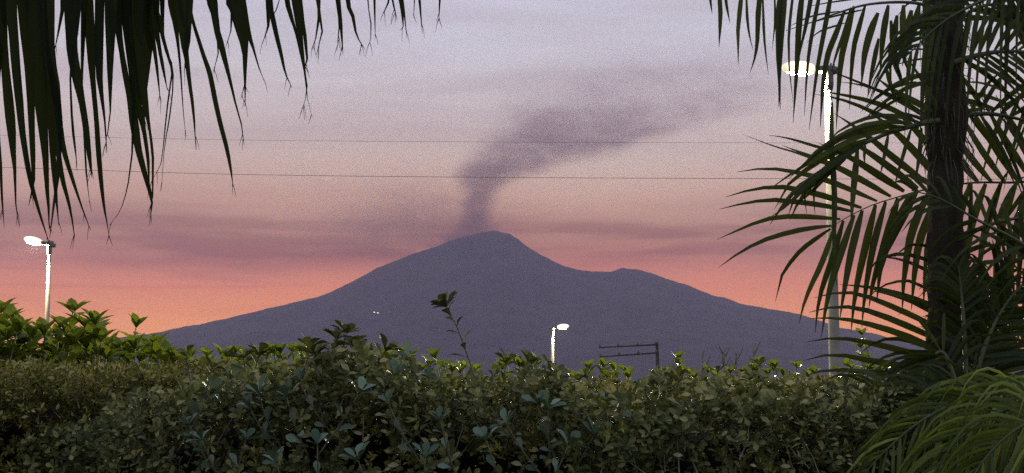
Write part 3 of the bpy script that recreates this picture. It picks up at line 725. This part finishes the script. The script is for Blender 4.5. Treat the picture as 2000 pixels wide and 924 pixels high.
def fan_palm():
    tp = [(-2.9, 2.9, 0), (-2.88, 2.9, 1.0), (-2.86, 2.92, 2.2), (-2.84, 2.92, 3.3), (-2.84, 2.92, 3.7)]
    mesh('trunk', *tube_geo(catmull(tp, 24), list(np.interp(np.linspace(0, 1, 24), [0, .1, .8, 1], [.26, .2, .17, .1])+np.array([.012*(i % 2) for i in range(24)])), 14), M['trunk'], fp)
    crown = Vector((-2.84, 2.92, 3.6))
    hubs = [(60, -420), (200, -460), (330, -470), (520, -430), (720, -360)]
    fr = []
    for k, (hx, hy) in enumerate(hubs):
        d = FD+[.12, -.05, .1, .0, .2][k]; h = P(hx, hy, d); mid = crown.lerp(h, .5)+Vector((0, 0, .28))
        # blade plate: pleated centre of the fan around the hub; the petiole runs back to the crown
        pet = tube_geo(catmull([tuple(crown), tuple(mid), tuple(h)], 10), list(np.linspace(.02, .01, 10)), 6)
        f = mesh('frond', *pet, M['rachis'], fp); fr.append((hx, hy, d, f, h))
    for i, b in enumerate(FANS):
        x0 = b[0][0]
        hx, hy, d, f, h = min(fr, key=lambda q: abs(q[0]-x0)+random.uniform(0, 40))
        dd = d+random.uniform(-.08, .08)
        pl = [P(x, y, dd) for x, y, w in b]; ws = [w*dd/FPX for x, y, w in b]
        x, y, w = b[0]
        m1 = h.lerp(pl[0], .55)+Vector((0, -.02, .02))
        # keep the segment clear of the frame top: it bends over above it and joins its hub
        pl = [h, m1]+pl; ws = [.012, max(.028, ws[0])]+ws
        # frayed threads hanging off the split tip
        for q_ in range(random.choice((1, 2, 2, 3))):
            x1, y1, _ = b[-2]; x2, y2, _ = b[-1]; fx = random.uniform(-9, 9); u_ = random.uniform(.2, .9)
            sx, sy = x1+(x2-x1)*u_, y1+(y2-y1)*u_
            ribbon([P(sx, sy, dd), P(sx+fx*.6, sy+12, dd), P(sx+fx, sy+random.uniform(18, 32), dd)], [1.6*dd/FPX, 1.0*dd/FPX, .5*dd/FPX], M['fan'], f, n=5, name='thread')
        ws = [ws[0]]+[w_*.87 for w_ in ws[1:]]
        ribbon(pl, ws, M['fan'], f, n=max(14, len(pl)*3), twist=random.uniform(-.3, .3), fold=.35)
    # further back segments, above the frame
    for hx, hy, d, f, h in fr:
        for k in range(9):
            a = R(-160+k*40+random.uniform(-8, 8))
            if math.sin(a) < -.2 and abs(math.cos(a)) < .8: continue
            e = h+Vector((math.cos(a)*.45, random.uniform(-.15, .3), abs(math.sin(a))*.35+.05)); e2 = e+Vector((math.cos(a)*.18, 0, -.2))
            ribbon([h, h.lerp(e, .5), e, e2], [.012, .03, .03, .003], M['fan'], f, 7)
fan_palm()

# --- feather palm, right
PD = 5.5
fe = thing('feather_palm', P(1846, 760, PD)*1.0, 'feather palm with a rough upright trunk and arching fronds along the right edge', 'palm')
fe.location.z = 0
def trunk_palm():
    xs = [(1852, 1800), (1851, 1500), (1850, 1000), (1849, 800), (1848, 640), (1848, 500), (1846, 380), (1847, 280), (1846, 240), (1846, 205), (1844, 150), (1843, 60), (1842, -60), (1840, -300)]
    wd = [100, 90, 84, 78, 72, 68, 66, 68, 84, 82, 70, 72, 78, 60]
    A = catmull([tuple(P(x, y, PD))+(w*PD/FPX/2,) for (x, y), w in zip(xs, wd)], 90)
    A[0][2] = 0
    V = []; F = []; sd = 20
    for i, a in enumerate(A):
        for k in range(sd):
            an = 2*math.pi*k/sd
            n = noise.noise(Vector((math.cos(an)*2, math.sin(an)*2, a[2]*14)))*.008+noise.noise(Vector((math.cos(an)*6, math.sin(an)*6, a[2]*5)))*.006
            ring = .005 if (int(a[2]/.07) % 2) else 0
            r = a[3]+n+ring
            V.append((a[0]+math.cos(an)*r, a[1]+math.sin(an)*r, a[2]))
    for i in range(len(A)-1):
        for k in range(sd): F.append((i*sd+k, i*sd+(k+1) % sd, (i+1)*sd+(k+1) % sd, (i+1)*sd+k))
    F.append(tuple((len(A)-1)*sd+k for k in range(sd)))
    tr = mesh('trunk', V, F, M['trunk'], fe)
    # loose fibres and sheath strips
    geo = []
    for i in range(90):
        py = random.choice([random.uniform(-40, 160), random.uniform(190, 330)]); an = random.uniform(math.pi*.9, math.pi*2.1)
        c = P(1846, py, PD); r = .068
        p = Vector((c.x+math.cos(an)*r, PD+math.sin(an)*r, c.z)); q = p+Vector((math.cos(an)*random.uniform(0, .05), math.sin(an)*.03, -random.uniform(.04, .16)))
        geo.append(tube_geo([p, p.lerp(q, .5)+Vector((math.cos(an)*.02, -.01, 0)), q], [.0022, .0018, .0008], 3, False))
    fb = mesh('fibres', *merge(*geo), M['fibre'], tr); fb['kind'] = 'stuff'
trunk_palm()
NLF = [0]
CUR = [fe, 'feather']
def rachis(pl, d, r0=.010, r1=.002, n=24):
    """pl px polyline with optional depth offsets"""
    pts = [tuple(P(q[0], q[1], d+(q[2] if len(q) > 2 else 0))) for q in pl]
    Q = catmull(pts, n)
    return Q, mesh('frond', *tube_geo(Q, list(np.linspace(r0, r1, n)), 6), M['rachis'], CUR[0])
def leaflet(pl, w, f, d, n=8, tw=None, dz=0.0):
    """pl px points; w max width in px"""
    k = len(pl); A = catmull([(a, b) for a, b in pl], 6)
    prof = [.45, 1, 1, .8, .45, .06]
    pts = [P(a, b, d+dz*i/5) for i, (a, b) in enumerate(A)]
    ribbon(pts, [w*q*d/FPX for q in prof], M['feather'], f, n=n, twist=random.uniform(-.4, .4) if tw is None else tw, fold=.3); NLF[0] += 1
def auto_frond(pl, d, count, length, left, right, w=15, droop=.5, t0=.08, t1=.99, shape=1.0, r0=.010, tipang=12, zs=.15):
    """left/right: leaflet angle (deg) from the rachis heading, on that screen side; real 3D growth with gravity"""
    Q, f = rachis(pl, d, r0)
    n = len(Q)
    for i in range(count):
        u = t0+(t1-t0)*(i+.5)/count; q = u*(n-1); j = min(int(q), n-2); p = Q[j]+(Q[j+1]-Q[j])*(q-j)
        T = Q[j+1]-Q[j]; T /= np.linalg.norm(T)
        side = np.cross(T, [0, -1, 0]); side /= np.linalg.norm(side)
        L = length/FPX*d*(math.sin(math.pi*min(.98, .22+.70*u))**.5)*random.uniform(.88, 1.08)
        for sg, an in ((1, left), (-1, right)):
            if an is None: continue
            if random.random() < .04: continue
            a = R(an*(1-u*.55)+tipang*.2+random.uniform(-5, 5))
            dr = T*math.cos(a)+side*sg*math.sin(a)+np.array([0, random.uniform(-zs, zs)+sg*zs*.6, 0])
            dr /= np.linalg.norm(dr)
            pts = []
            for s in np.linspace(0, 1, 6):
                pts.append(p+dr*L*s+np.array([0, 0, -1.])*droop*L*s*s*s**shape*.9)
            ww = w/FPX*d*random.uniform(.8, 1.1)
            ribbon(pts, [ww*q_ for q_ in (.4, 1, .95, .75, .42, .05)], M[CUR[1]], f, n=7, twist=random.uniform(-.7, .7), fold=.3); NLF[0] += 1
    return f
# frond A: crosses behind the trunk, leaflets traced
Qa, fa = rachis([(2080, 345), (1990, 356), (1900, 357), (1815, 369), (1760, 383), (1700, 402), (1650, 427), (1623, 444)], 5.75, .006, .0015)
for pl, w in [
 ([(1816, 362), (1750, 312), (1690, 262), (1630, 222)], 15), ([(1793, 368), (1735, 325), (1685, 290), (1640, 262)], 15), ([(1766, 374), (1710, 338), (1665, 310), (1600, 280)], 14),
 ([(1740, 384), (1680, 350), (1630, 324), (1570, 300), (1530, 285)], 13), ([(1713, 393), (1645, 364), (1582, 342), (1497, 329), (1440, 336)], 12), ([(1683, 406), (1620, 386), (1562, 371), (1497, 365), (1417, 385)], 12),
 ([(1665, 413), (1600, 400), (1530, 392), (1481, 392), (1404, 409)], 11), ([(1641, 428), (1562, 423), (1497, 428), (1400, 468)], 10), ([(1624, 441), (1580, 446), (1530, 457), (1465, 481), (1403, 523)], 10), ([(1622, 447), (1562, 491), (1523, 546), (1514, 590)], 9),
 ([(1626, 452), (1608, 507), (1575, 579), (1560, 634)], 11), ([(1647, 431), (1627, 501), (1601, 579), (1592, 650)], 13), ([(1668, 420), (1640, 501), (1617, 579), (1604, 660)], 14), ([(1684, 411), (1663, 491), (1647, 579), (1640, 625)], 14),
 ([(1710, 400), (1692, 475), (1671, 570), (1662, 650)], 16), ([(1730, 394), (1707, 475), (1690, 570), (1683, 640)], 15), ([(1754, 387), (1727, 481), (1703, 560), (1697, 602)], 17), ([(1778, 379), (1741, 462), (1714, 520), (1703, 575)], 18),
 ([(1791, 374), (1757, 436), (1723, 507), (1712, 592)], 18), ([(1816, 373), (1782, 449), (1766, 540), (1762, 610)], 16), ([(1830, 385), (1795, 475), (1784, 560), (1780, 605)], 15), ([(1850, 372), (1815, 470), (1806, 560), (1803, 600)], 15),
 ([(1848, 364), (1790, 300), (1735, 245), (1690, 215)], 15), ([(1880, 360), (1820, 290), (1765, 230), (1720, 195)], 15),
 ([(1912, 358), (1862, 300), (1820, 245), (1790, 215)], 14), ([(1938, 357), (1890, 300), (1850, 240), (1820, 195)], 14), ([(1963, 357), (1915, 290), (1880, 230), (1860, 190)], 14), ([(1990, 356), (1945, 290), (1905, 225), (1890, 190)], 14), ([(2015, 353), (1975, 290), (1935, 225), (1915, 185)], 14),
 ([(2040, 352), (2000, 290), (1965, 225), (1945, 185)], 14), ([(1895, 359), (1872, 430), (1860, 500), (1858, 560)], 16), ([(1925, 359), (1900, 430), (1888, 500), (1884, 560)], 16), ([(1955, 358), (1930, 430), (1915, 500), (1910, 570)], 16), ([(1985, 357), (1960, 430), (1945, 510), (1940, 580)], 16), ([(2010, 356), (1990, 430), (1978, 510), (1970, 580)], 16), ([(2035, 356), (2015, 430), (2005, 510), (2000, 570)], 16)]:
    leaflet(pl, w, fa, 5.75+random.uniform(-.03, .03), dz=random.uniform(-.1, .1))
# frond B: arches left from the bulge of the trunk
Qb, fb_ = rachis([(1835, 235), (1790, 244), (1730, 262), (1680, 285), (1620, 322), (1575, 352), (1540, 390)], 5.3, .011, .002)
for pl, w in [
 ([(1800, 240), (1740, 225), (1690, 232), (1640, 255), (1610, 285)], 9), ([(1790, 244), (1720, 238), (1660, 255), (1600, 290), (1560, 330)], 10), ([(1770, 248), (1700, 250), (1640, 272), (1580, 312), (1540, 350)], 11),
 ([(1750, 255), (1690, 262), (1630, 290), (1560, 330), (1500, 372)], 11), ([(1720, 268), (1660, 285), (1600, 315), (1540, 360), (1512, 410)], 12), ([(1700, 275), (1650, 300), (1600, 340), (1560, 372), (1520, 400)], 12),
 ([(1680, 288), (1630, 318), (1580, 358), (1545, 395), (1504, 425)], 12), ([(1660, 300), (1620, 335), (1585, 375), (1560, 395)], 12), ([(1640, 312), (1600, 345), (1570, 380), (1550, 412), (1543, 430)], 11),
 ([(1610, 330), (1580, 352), (1555, 380), (1540, 420)], 10), ([(1590, 345), (1560, 365), (1530, 400), (1503, 440)], 9), ([(1620, 325), (1560, 300), (1510, 285), (1450, 262)], 4),
 ([(1650, 300), (1590, 285), (1540, 270), (1500, 264)], 6), ([(1780, 250), (1765, 300), (1752, 345), (1745, 370)], 8), ([(1800, 250), (1796, 300), (1790, 340), (1788, 358)], 9), ([(1735, 262), (1728, 300), (1722, 330), (1718, 345)], 8),
 ([(1690, 280), (1688, 310), (1692, 325)], 6), ([(1675, 290), (1668, 360), (1664, 410), (1662, 445)], 13), ([(1625, 200), (1624, 300), (1628, 380), (1628, 470)], 9), ([(1628, 300), (1630, 400), (1629, 480), (1634, 560)], 11),
 ([(1600, 340), (1590, 380), (1592, 420)], 5), ([(1575, 352), (1572, 385), (1576, 420)], 4)]:
    leaflet(pl, w, fb_, 5.3+random.uniform(-.04, .04), dz=random.uniform(-.08, .08))
# frond B2: dark leaflets rising left out of the bulge
Qc, fc = rachis([(1840, 250), (1800, 232), (1770, 222)], 5.45, .012, .005, 8)
for pl, w in [
 ([(1815, 235), (1760, 200), (1700, 170), (1625, 140), (1600, 128)], 7), ([(1810, 225), (1750, 190), (1690, 168), (1640, 160)], 7), ([(1800, 245), (1740, 212), (1670, 190), (1600, 178)], 10), ([(1795, 250), (1720, 225), (1650, 196), (1590, 184)], 9),
 ([(1820, 218), (1790, 200), (1750, 180), (1710, 150)], 14), ([(1830, 215), (1815, 180), (1790, 140), (1770, 110)], 9), ([(1790, 160), (1740, 172), (1700, 200), (1680, 220)], 7), ([(1830, 140), (1770, 155), (1720, 185), (1690, 215)], 10),
 ([(1835, 155), (1780, 168), (1740, 190), (1700, 222), (1682, 240)], 9), ([(1760, 190), (1722, 212), (1690, 235)], 6), ([(1830, 98), (1790, 96), (1750, 100)], 4), ([(1830, 112), (1780, 118), (1740, 130)], 4)]:
    leaflet(pl, w, fc, 5.4+random.uniform(-.06, .06))
# top fronds: hanging leaflets
Qd, fd = rachis([(1842, -60), (1760, -62), (1640, -55), (1500, -35), (1380, -8)], 5.2, .010, .002)
for pl, w in [
 ([(1386, -15), (1388, 5), (1391, 28)], 5), ([(1404, -20), (1407, 20), (1406, 60), (1404, 93)], 9), ([(1416, -20), (1419, 10), (1426, 46)], 6), ([(1450, -25), (1445, 20), (1441, 70), (1442, 127)], 9),
 ([(1457, -25), (1459, 30), (1464, 70), (1471, 98)], 6), ([(1486, -30), (1480, 40), (1478, 95), (1465, 142)], 11), ([(1489, -30), (1491, 40), (1494, 90), (1501, 147)], 6), ([(1527, -35), (1521, 40), (1521, 130), (1524, 215)], 14),
 ([(1536, -35), (1529, 30), (1524, 100), (1521, 210)], 12), ([(1553, -40), (1543, 40), (1540, 110), (1549, 200)], 6), ([(1571, -40), (1561, 40), (1557, 120), (1549, 240)], 12), ([(1590, -40), (1576, 40), (1566, 85), (1560, 120)], 9),
 ([(1608, -45), (1587, 60), (1577, 130), (1571, 228)], 8), ([(1630, -45), (1610, 60), (1597, 130), (1580, 255)], 10), ([(1512, -30), (1514, 30), (1511, 70), (1508, 100)], 5)]:
    leaflet(pl, w, fd, 5.2+random.uniform(-.05, .05), n=9)
Qe, fe2 = rachis([(1845, 20), (1780, 5), (1700, 8), (1640, 24), (1590, 42), (1535, 60)], 5.35, .008, .0012)
for pl, w in [
 ([(1650, 20), (1635, 60), (1616, 110), (1606, 180), (1602, 250)], 11), ([(1662, 15), (1650, 60), (1632, 110), (1622, 150)], 8), ([(1668, 12), (1654, 70), (1641, 130), (1633, 255)], 12), ([(1690, 10), (1676, 60), (1665, 110), (1659, 215)], 11),
 ([(1715, 25), (1701, 60), (1688, 110), (1682, 172)], 14), ([(1716, 75), (1710, 105), (1702, 145), (1694, 192)], 9), ([(1735, 10), (1726, 60), (1721, 110), (1719, 145)], 13), ([(1740, 40), (1745, 90), (1755, 140), (1762, 165)], 12),
 ([(1752, 30), (1745, 80), (1738, 120), (1741, 160)], 13), ([(1765, 10), (1762, 60), (1765, 110), (1780, 150)], 13), ([(1780, 20), (1772, 60), (1758, 110), (1750, 140)], 14), ([(1795, 10), (1784, 60), (1770, 100), (1762, 130)], 14),
 ([(1800, 30), (1798, 70), (1796, 95)], 5), ([(1812, -10), (1806, 50), (1800, 90)], 12), ([(1640, 22), (1585, 32), (1535, 55)], 4), ([(1690, 18), (1620, 34), (1560, 52)], 4), ([(1690, -5), (1620, 5), (1570, 14)], 4), ([(1650, 45), (1600, 62), (1575, 85)], 4),
 ([(1745, 120), (1758, 150), (1762, 172)], 10), ([(1730, 130), (1742, 175), (1752, 205)], 8)]:
    leaflet(pl, w, fe2, 5.35+random.uniform(-.1, .1), n=9)
# fronds to the upper right of the trunk
auto_frond([(1860, -40), (1920, -60), (2000, -40), (2080, 20)], 5.4, 13, 210, 60, 110, 11, .6)
auto_frond([(1855, 60), (1900, 20), (1960, 10), (2040, 50)], 5.7, 14, 190, 40, 100, 10, .7)
auto_frond([(1858, 125), (1910, 108), (1970, 100), (2060, 105)], 5.3, 12, 190, 50, 62, 10, .5, r0=.013)
auto_frond([(1865, 228), (1930, 222), (2000, 235), (2090, 260)], 5.6, 10, 170, 60, 60, 10, .35, r0=.012)
auto_frond([(2120, 180), (2040, 178), (1980, 196), (1930, 215), (1880, 190)], 5.9, 9, 160, 65, 60, 10, .3)
auto_frond([(1870, 470), (1930, 440), (2000, 425), (2080, 430)], 5.25, 11, 160, 60, 60, 10, .35)
# frond E: upright frond beside the trunk, long leaflets sweeping left and right
Qf, ff = rachis([(1880, 1000), (1872, 900), (1862, 780), (1850, 680), (1838, 580), (1830, 470)], 5.65, .010, .002)
for pl, w in [
 ([(1832, 490), (1800, 478), (1770, 482), (1745, 505)], 6), ([(1834, 520), (1790, 500), (1750, 497), (1715, 508), (1690, 540)], 8), ([(1838, 545), (1790, 518), (1750, 505), (1715, 502)], 8), ([(1840, 580), (1800, 560), (1770, 548), (1720, 560), (1690, 590)], 6),
 ([(1844, 605), (1790, 585), (1740, 570), (1690, 560), (1640, 556)], 11), ([(1846, 625), (1790, 592), (1740, 575), (1700, 568)], 12), ([(1848, 650), (1790, 620), (1720, 590), (1660, 570), (1590, 582)], 12), ([(1850, 672), (1780, 640), (1710, 612), (1650, 598), (1580, 610)], 13),
 ([(1853, 695), (1780, 660), (1700, 634), (1640, 622), (1580, 622)], 13), ([(1856, 715), (1780, 690), (1700, 670), (1630, 660), (1575, 668)], 12), ([(1860, 740), (1780, 718), (1700, 705), (1630, 692), (1570, 704)], 13), ([(1862, 765), (1780, 740), (1700, 728), (1620, 722), (1560, 738)], 12),
 ([(1864, 790), (1780, 762), (1700, 752), (1610, 758), (1540, 785)], 12), ([(1866, 815), (1780, 785), (1700, 782), (1600, 805), (1530, 850)], 12), ([(1868, 840), (1780, 815), (1700, 820), (1620, 860), (1560, 910)], 12), ([(1872, 870), (1780, 850), (1700, 870), (1640, 920)], 12),
 ([(1875, 900), (1800, 885), (1740, 910), (1690, 950)], 12),
 ([(1834, 500), (1860, 470), (1900, 450), (1940, 445)], 10), ([(1838, 540), (1875, 500), (1920, 480), (1970, 480)], 12), ([(1842, 580), (1885, 535), (1935, 510), (1990, 515)], 13), ([(1846, 615), (1890, 570), (1945, 545), (2010, 555)], 13),
 ([(1850, 650), (1900, 600), (1960, 580), (2030, 595)], 13), ([(1853, 685), (1905, 640), (1970, 618), (2030, 640)], 13), ([(1858, 720), (1910, 680), (1970, 660), (2030, 680)], 13), ([(1862, 760), (1920, 710), (1980, 695), (2040, 720)], 13)]:
    leaflet(pl, w, ff, 5.6+random.uniform(-.08, .08), dz=random.uniform(-.12, .12))
# more fronds filling the right, below the middle
auto_frond([(1900, 760), (1930, 660), (1975, 580), (2040, 520)], 5.3, 24, 170, 62, 60, 10, .25)
auto_frond([(1885, 800), (1905, 700), (1925, 610), (1935, 540)], 5.45, 22, 170, 58, 58, 10, .35)
auto_frond([(2100, 760), (2030, 690), (1960, 650), (1890, 640)], 5.7, 22, 180, 60, 60, 11, .35)
auto_frond([(1870, 760), (1850, 700), (1830, 690), (1800, 740), (1780, 820)], 5.2, 20, 160, 55, 60, 9, .5)
# darker fronds crossing in front of the trunk
auto_frond([(2110, 560), (2000, 478), (1910, 430), (1835, 388), (1780, 372)], 5.2, 13, 130, 60, 60, 9, .5)
auto_frond([(2020, -40), (1920, 0), (1840, 45), (1770, 110)], 5.15, 15, 170, 45, 60, 9, .9)
auto_frond([(1890, 820), (1885, 690), (1880, 600), (1872, 520)], 5.25, 14, 120, 55, 55, 9, .6)
# lower right: arching palm fronds, lamp light painted into their lighter leaf colour
lit_root = thing('lit_palm_fronds', (2.15, 4.75, 0), 'palm fronds with lamp light painted into their lighter green, arching over the lower right corner in front of the trunk', 'palm')
CUR[:] = [lit_root, 'feather_lit']
mesh('trunk', *tube_geo([(2.15, 4.75, 0), (2.15, 4.76, .5), (2.14, 4.78, 1.0), (2.12, 4.8, 1.35)], [.09, .075, .06, .04], 10), M['rachis'], lit_root)  # unseen stem added to carry the fronds painted as lit
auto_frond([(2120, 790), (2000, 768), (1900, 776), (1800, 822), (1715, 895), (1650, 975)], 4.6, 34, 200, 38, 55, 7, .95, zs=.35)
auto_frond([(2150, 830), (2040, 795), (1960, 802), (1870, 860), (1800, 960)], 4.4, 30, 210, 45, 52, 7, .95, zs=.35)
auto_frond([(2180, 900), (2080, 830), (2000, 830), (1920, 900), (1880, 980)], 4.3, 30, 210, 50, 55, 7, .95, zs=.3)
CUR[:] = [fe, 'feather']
auto_frond([(2000, 850), (1930, 790), (1850, 770), (1760, 800), (1680, 860), (1620, 940)], 4.9, 34, 190, 48, 50, 7, .7, zs=.3)
auto_frond([(1900, 900), (1830, 810), (1740, 780), (1640, 800), (1560, 870), (1530, 940)], 5.1, 26, 180, 45, 50, 7, .6, zs=.3)
print('leaflets', NLF[0])

# ------------------------------------------------------------------ haze
def haze():
    m = bpy.data.materials.new('evening_air'); m.use_nodes = True; t = m.node_tree; t.nodes.clear()
    out = t.nodes.new('ShaderNodeOutputMaterial'); pv = t.nodes.new('ShaderNodeVolumePrincipled')
    pv.inputs['Color'].default_value = (0.74, 0.71, 0.98, 1); pv.inputs['Density'].default_value = HAZE_D; pv.inputs['Anisotropy'].default_value = 0.55
    t.links.new(pv.outputs[0], out.inputs['Volume'])
    V, F = box_geo((0, 19000, 3700-1.1), (46000, 44000, 7400))
    o = mesh('haze', V, F, m, smooth=False); tag(o, 'thin purple evening haze between the hedge and the volcano', None, kind='stuff')
haze()
